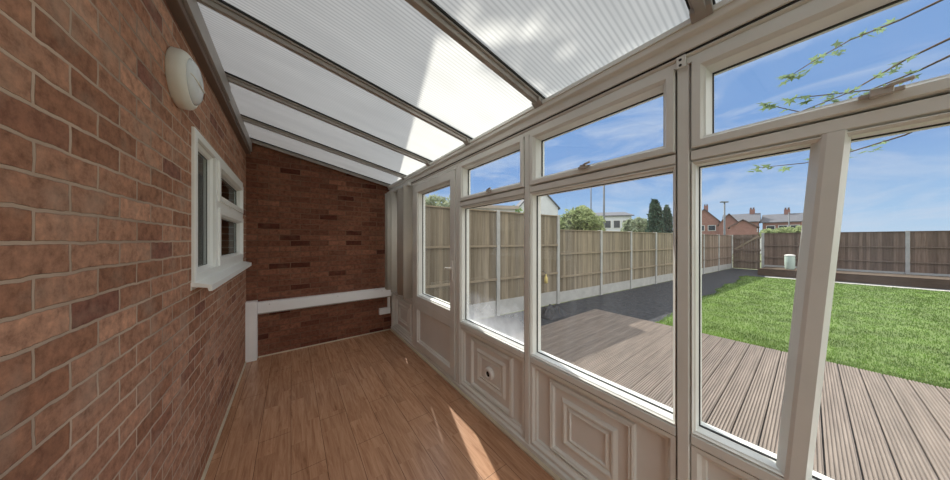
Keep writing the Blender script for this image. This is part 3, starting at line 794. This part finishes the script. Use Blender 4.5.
# unseen tree added above the roof to dapple the nearer sheets
t = thing('added_shade_tree', (1.97, 9.0, GZ), 'added tall tree out of view, shading the lean-to roof sheets', 'tree')
MB().tube([(1.97,9.0,GZ-.1), (1.97,9.0,4.0), (1.95,8.8,8.0), (2.05,7.5,8.8), (2.3,6.2,9.2)], [.17,.15,.11,.07,.03], 10).build('trunk', M['bark'], t, smooth=True)
fb = MB()
foliage(fb, (2.55, 5.9, 8.75), (1.15, .75, .95), 1500, .13, 5, shell=0)
foliage(fb, (2.2, 6.3, 9.6), (.9, .8, .8), 500, .13, 9, shell=0)
fb.build('foliage', M['leaf_green'], t, recalc=False)

# overhanging sycamore: trunk to the right, twigs hanging into the top right window
t = thing('overhanging_tree', (5.0, -4.2, GZ), 'sycamore branches with pointed leaves reaching in at the top right window', 'tree')
crown = Vector((4.6, -3.6, 4.3))
tr = MB().tube([(5.0,-4.2,GZ-.1), (5.0,-4.15,1.5), (4.9,-4.0,3.0), (4.6,-3.6,4.3)], [.17,.14,.11,.06], 10)
tr.build('trunk', M['bark'], t, smooth=True)
twigs = [
    [at(905, 60, 3.4), at(850, 92, 3.2), at(800, 112, 3.1), at(764, 104, 3.05)],
    [at(900, 20, 3.3), at(850, 40, 3.2), at(812, 62, 3.1), at(787, 78, 3.0)],
    [at(905, 135, 3.5), at(850, 152, 3.4), at(805, 163, 3.35), at(756, 168, 3.3)],
    [at(920, 70, 3.3), at(870, 90, 3.25), at(815, 96, 3.2), at(792, 98, 3.15)],
]
bt = MB()
for tw in twigs: bt.tube([(4.9,-4.0,2.9), crown*.5 + tw[0]*.5] + tw, [.05,.03,.012,.008,.006,.003], 6)
bt.build('branches', M['bark'], t, smooth=True)
lb = MB(); rr = random.Random(11)
def syc_leaf(p, d, s):
    d = d.normalized(); u = d.cross(Vector((rr.uniform(-.4,.4), rr.uniform(-.4,.4), 1))).normalized(); nrm = d.cross(u)
    pts = []
    for ang, rad in ((-150,.25),(-115,.75),(-80,.35),(-48,.95),(-24,.45),(0,1.1),(24,.45),(48,.95),(80,.35),(115,.75),(150,.25)):
        a = math.radians(ang)
        pts.append(p + d*math.cos(a)*rad*s + u*math.sin(a)*rad*s + nrm*(.12*s*abs(math.sin(a))))
    lb.add([p - d*s*.15] + pts, [(0, i+1, i+2) for i in range(len(pts)-1)])
for ti, tw in enumerate(twigs):
    for seg in range(len(tw)-1):
        for k in range(9 if seg < 2 else 7):
            f = rr.random() if seg < 2 else rr.uniform(.25, 1)
            p = tw[seg].lerp(tw[seg+1], f) + Vector((rr.uniform(-.05,.05), rr.uniform(-.07,.07), rr.uniform(-.07,.03)))
            syc_leaf(p, Vector((rr.uniform(-1,.3), rr.uniform(-.6,1), rr.uniform(-.7,.3))), rr.uniform(.05,.085))
    for k in range(3):
        syc_leaf(tw[-1] + Vector((rr.uniform(-.04,.04), rr.uniform(-.05,.05), rr.uniform(-.04,.03))), Vector((rr.uniform(-1,.3), rr.uniform(0,1), rr.uniform(-.5,.4))), .075)
lb.build('leaves', M['leaf_sycamore'], t, recalc=False)

# ---- houses beyond
def house(name, label, px0, px1, py_ridge, py_eave, t_, wallm, roofm, ang, depth, wins=(), chimney=None, gable_front=False, over=.25):
    """ridge runs along the front unless gable_front; front faces the garden; ang turns it about its left front corner"""
    a = at(px0, 240, t_); L = (px1-px0)/FP*t_
    th_ = math.atan(((px0+px1)/2-475)/FP)
    if th_ > .7: L *= math.cos(th_); ang -= th_      # houses on the right are turned to face the garden
    o = thing(name, (a.x, a.y, GZ), label, name, 'houses beyond the garden' if name == 'house' else None)
    side = Vector((CY, -SY, 0)); fwd = Vector((SY, CY, 0))
    rt = Matrix.Rotation(ang, 3, 'Z'); s = rt @ side; f = rt @ fwd
    zr = at(px0, py_ridge, t_).z; ze = at(px0, py_eave, t_).z
    A = Vector((a.x, a.y, 0))
    def P(x, y, z): return A + s*x + f*y + Vector((0,0,z))
    g = GZ - .1
    mb = MB()
    if gable_front:
        vs = [P(0,0,g),P(L,0,g),P(L,0,ze),P(L/2,0,zr-.05),P(0,0,ze), P(0,depth,g),P(L,depth,g),P(L,depth,ze),P(L/2,depth,zr-.05),P(0,depth,ze)]
        mb.add(vs, [(0,1,2,3,4),(9,8,7,6,5),(0,5,6,1),(1,6,7,2),(4,9,5,0),(2,7,8,3),(3,8,9,4)])
    else:
        vs = [P(0,0,g),P(0,depth,g),P(0,depth,ze),P(0,depth/2,zr-.05),P(0,0,ze), P(L,0,g),P(L,depth,g),P(L,depth,ze),P(L,depth/2,zr-.05),P(L,0,ze)]
        mb.add(vs, [(0,1,2,3,4),(9,8,7,6,5),(0,5,6,1),(1,6,7,2),(4,9,5,0),(2,7,8,3),(3,8,9,4)])
    mb.build('walls', wallm, o)
    rf = MB(); th = .12
    if gable_front:
        sl = (zr-ze)/(L/2)
        for sg in (0, 1):
            e = (-over, ze-sl*over) if sg == 0 else (L+over, ze-sl*over)
            q = [P(L/2,-over,zr), P(L/2,depth+over,zr), P(e[0],depth+over,e[1]), P(e[0],-over,e[1])]
            rf.add(q + [v + Vector((0,0,th)) for v in q], [(0,1,2,3),(7,6,5,4),(0,4,5,1),(1,5,6,2),(2,6,7,3),(3,7,4,0)])
    else:
        sl = (zr-ze)/(depth/2)
        for sg in (0, 1):
            e = (-over, ze-sl*over) if sg == 0 else (depth+over, ze-sl*over)
            q = [P(-over,depth/2,zr), P(L+over,depth/2,zr), P(L+over,e[0],e[1]), P(-over,e[0],e[1])]
            rf.add(q + [v + Vector((0,0,th)) for v in q], [(0,1,2,3),(7,6,5,4),(0,4,5,1),(1,5,6,2),(2,6,7,3),(3,7,4,0)])
    rf.build('roof', roofm, o)
    for (fx, z0, ww, hh) in wins:
        x0 = fx*L
        wv = [P(x0,-.06,z0),P(x0+ww,-.06,z0),P(x0+ww,-.06,z0+hh),P(x0,-.06,z0+hh),P(x0,.02,z0),P(x0+ww,.02,z0),P(x0+ww,.02,z0+hh),P(x0,.02,z0+hh)]
        wf = MB().add(wv, [(0,1,2,3),(7,6,5,4),(0,4,5,1),(1,5,6,2),(2,6,7,3),(3,7,4,0)]).build('window', M['white_wall_far'], o)
        e = .09
        MB().add([P(x0+e,-.075,z0+e),P(x0+ww-e,-.075,z0+e),P(x0+ww-e,-.075,z0+hh-e),P(x0+e,-.075,z0+hh-e)], [(0,1,2,3)]).build('pane', M['far_window'], wf)
    if chimney:
        cxx = chimney*L; cy_ = depth*.5
        cv = [P(cxx-.35,cy_-.35,zr-.6),P(cxx+.35,cy_-.35,zr-.6),P(cxx+.35,cy_+.35,zr-.6),P(cxx-.35,cy_+.35,zr-.6)]
        c = MB().add(cv + [v+Vector((0,0,1.5)) for v in cv], [(0,1,2,3),(7,6,5,4),(0,4,5,1),(1,5,6,2),(2,6,7,3),(3,7,4,0)]).build('chimney', M['house_brick'], o)
        for dx in (-.18, .18): 
            q = P(cxx+dx, cy_, zr+.9); MB().tube([q, q+Vector((0,0,.35))], .12, 8).build('chimney_pot', M['roof_tile'], c)
    return o
W2 = [(.12,3.6,1.2,1.2),(.6,3.6,1.2,1.2),(.12,1.0,1.4,1.3),(.6,1.0,1.4,1.3)]
house('house', 'white rendered gable end house with dark verge above the taller fence', 519, 558, 186, 207.5, 21, M['house_white'], M['roof_slate'], 0, 7, gable_front=True, over=.15)
house('house', 'low long white house with slate roof behind the round bush and poles', 590, 627, 211, 216.5, 33, M['house_white'], M['roof_slate'], math.radians(-14), 7,
      wins=[(.08,3.0,.8,1.1),(.34,3.0,.9,1.1),(.56,3.0,.9,1.1),(.78,3.0,.7,1.1)])
house('house', 'red brick house with a gable, close beside the broad mullion', 690, 718.5, 210, 222, 54, M['house_brick'], M['roof_slate'], 0, 5, wins=[(.25,3.4,1.2,1.2),(.62,3.4,1.2,1.2)], chimney=.56, gable_front=True)
hb = house('house', 'red brick house with long slate roof behind the street lamp', 723, 757, 214.5, 222.5, 50, M['house_brick'], M['roof_slate'], math.radians(-3), 6, wins=[(.12,3.0,1.1,1.2),(.45,3.0,1.1,1.2),(.75,3.0,1.1,1.2)], chimney=.82)
house('house', 'red brick house with long slate roof and chimney at the far right above the hedge', 762.5, 800, 214.5, 222.5, 47, M['house_brick'], M['roof_slate'], math.radians(-3), 6, wins=[(.1,3.0,1.1,1.2),(.42,3.0,1.1,1.2),(.72,3.0,1.1,1.2)], chimney=.62)
house('house', 'smaller brick gable with weathered tile roof in front of the lamp post house', 719, 739, 214.5, 224, 42, M['house_brick'], M['roof_tile'], 0, 3.5, gable_front=True)
house('garage', 'low brick garage with pale pitched roof beyond the far corner', 730, 756, 220.5, 227, 35, M['house_brick'], M['roof_tile'], 0, 4, gable_front=True)
house('shed', 'low shed with grey brown roof beyond the taller fence', 474, 517, 203.5, 208, 9.2, M['house_white'], M['roof_felt'], math.radians(10), 2.4, over=.12)
a, b = at(694, 240, 30), at(772, 240, 30)
tag(MB().bar((a.x,a.y,.95), (b.x,b.y,.95), .2, 2.3).build('boundary_wall', M['white_wall_far']), 'low white wall far beyond the garden gate', 'wall')

def pole(name, label, px, pytop, t_, r_, head=None, group=None):
    b = at(px, 240, t_); top = at(px, pytop, t_).z
    o = thing(name, (b.x, b.y, GZ), label, 'lamp post' if head else 'pole', None if head else 'grey poles beyond the fence')
    MB().tube([(b.x,b.y,GZ-.1),(b.x,b.y,1.2),(b.x,b.y,top)], [r_*1.2, r_*1.1, r_*.8], 8).build('shaft', M['pole'], o, smooth=True)
    if head:
        s = Vector((CY,-SY,0))
        MB().bar(Vector((b.x,b.y,top)) - s*head*1.2, Vector((b.x,b.y,top)) + s*head, .3, .16).build('lamp_head', M['pole'], o, bevel=.03)
    else:
        MB().lathe((b.x,b.y,top), (0,0,1), [(r_*1.1,0),(r_*1.2,.04),(r_*.4,.12)], 8).build('cap', M['pole'], o)
    return o
pole('pole', 'thinner grey pole rising from behind the round bush', 591, 166, 22, .055)
pole('pole', 'thicker grey pole just right of the round bush', 604, 162, 19, .075)
pole('street_lamp', 'grey street lamp above the far fence corner', 724.5, 202, 33, .10, head=.42)
pole('pole', 'thin pale pole in front of the rightmost brick house', 789, 213, 40, .09)

# ------------------------------------------------------------------ light
w = D.worlds.new('World'); bpy.context.scene.world = w; w.use_nodes = True
nt = w.node_tree; nt.nodes.clear()
out = nt.nodes.new('ShaderNodeOutputWorld'); bg = nt.nodes.new('ShaderNodeBackground')
tc = nd(nt, 'ShaderNodeTexCoord'); sp = nd(nt, 'ShaderNodeSeparateXYZ'); nt.links.new(tc.outputs['Generated'], sp.inputs[0])
sky = ramp(nt, sp.outputs['Z'], [(0, (.33,.45,.57)), (.06, (.27,.40,.565)), (.22, (.16,.275,.50)), (.42, (.14,.25,.47)), (.60, (.75,.8,.88)), (1, (1.2,1.22,1.22))])  # upper stops whitened out of view, added fill through the roof
mp = nd(nt, 'ShaderNodeMapping', Scale=(1.0, 1.0, 3.2)); nt.links.new(tc.outputs['Generated'], mp.inputs['Vector'])
nz = nd(nt, 'ShaderNodeTexNoise', Scale=3.6, Detail=9.0, Roughness=.62, Distortion=.8); nt.links.new(mp.outputs[0], nz.inputs['Vector'])
cl = nd(nt, 'ShaderNodeMapRange'); nt.links.new(nz.outputs['Fac'], cl.inputs[0])
cl.inputs[1].default_value = .47; cl.inputs[2].default_value = .74; cl.inputs[3].default_value = 0; cl.inputs[4].default_value = .8
sky = mixc(nt, cl.outputs[0], sky, (.40,.455,.55))
# unseen half of the sky behind the viewpoint, whitened as added fill light
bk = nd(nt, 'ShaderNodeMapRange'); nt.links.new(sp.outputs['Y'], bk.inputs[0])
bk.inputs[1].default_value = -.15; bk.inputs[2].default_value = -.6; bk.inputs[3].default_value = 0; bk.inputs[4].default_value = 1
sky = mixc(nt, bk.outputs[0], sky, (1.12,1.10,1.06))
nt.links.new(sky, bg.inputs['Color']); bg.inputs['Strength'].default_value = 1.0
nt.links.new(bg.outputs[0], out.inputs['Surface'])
sun = D.lights.new('sun', 'SUN'); sun.energy = 4.0; sun.angle = math.radians(.6); sun.color = (1, .94, .84)
so = D.objects.new('sun', sun); COL.objects.link(so)
sd = Vector((.27*.96, .96, 1.0)).normalized()
so.rotation_euler = sd.to_track_quat('Z', 'Y').to_euler(); so.location = (3, 8, 9)

# ------------------------------------------------------------------ camera
cam = D.cameras.new('camera'); co = D.objects.new('camera', cam); COL.objects.link(co)
cam.sensor_fit = 'HORIZONTAL'; cam.sensor_width = 36; cam.lens = 36 * FP / 950; cam.clip_start = .02; cam.clip_end = 500
co.location = (0, 0, CAMZ); co.rotation_euler = (PI/2, 0, -YAW)
sc = bpy.context.scene
sc.camera = co
sc.view_settings.view_transform = 'Standard'; sc.view_settings.look = 'None'
sc.view_settings.exposure = 0.62; sc.view_settings.gamma = 1; sc.view_settings.use_curve_mapping = False
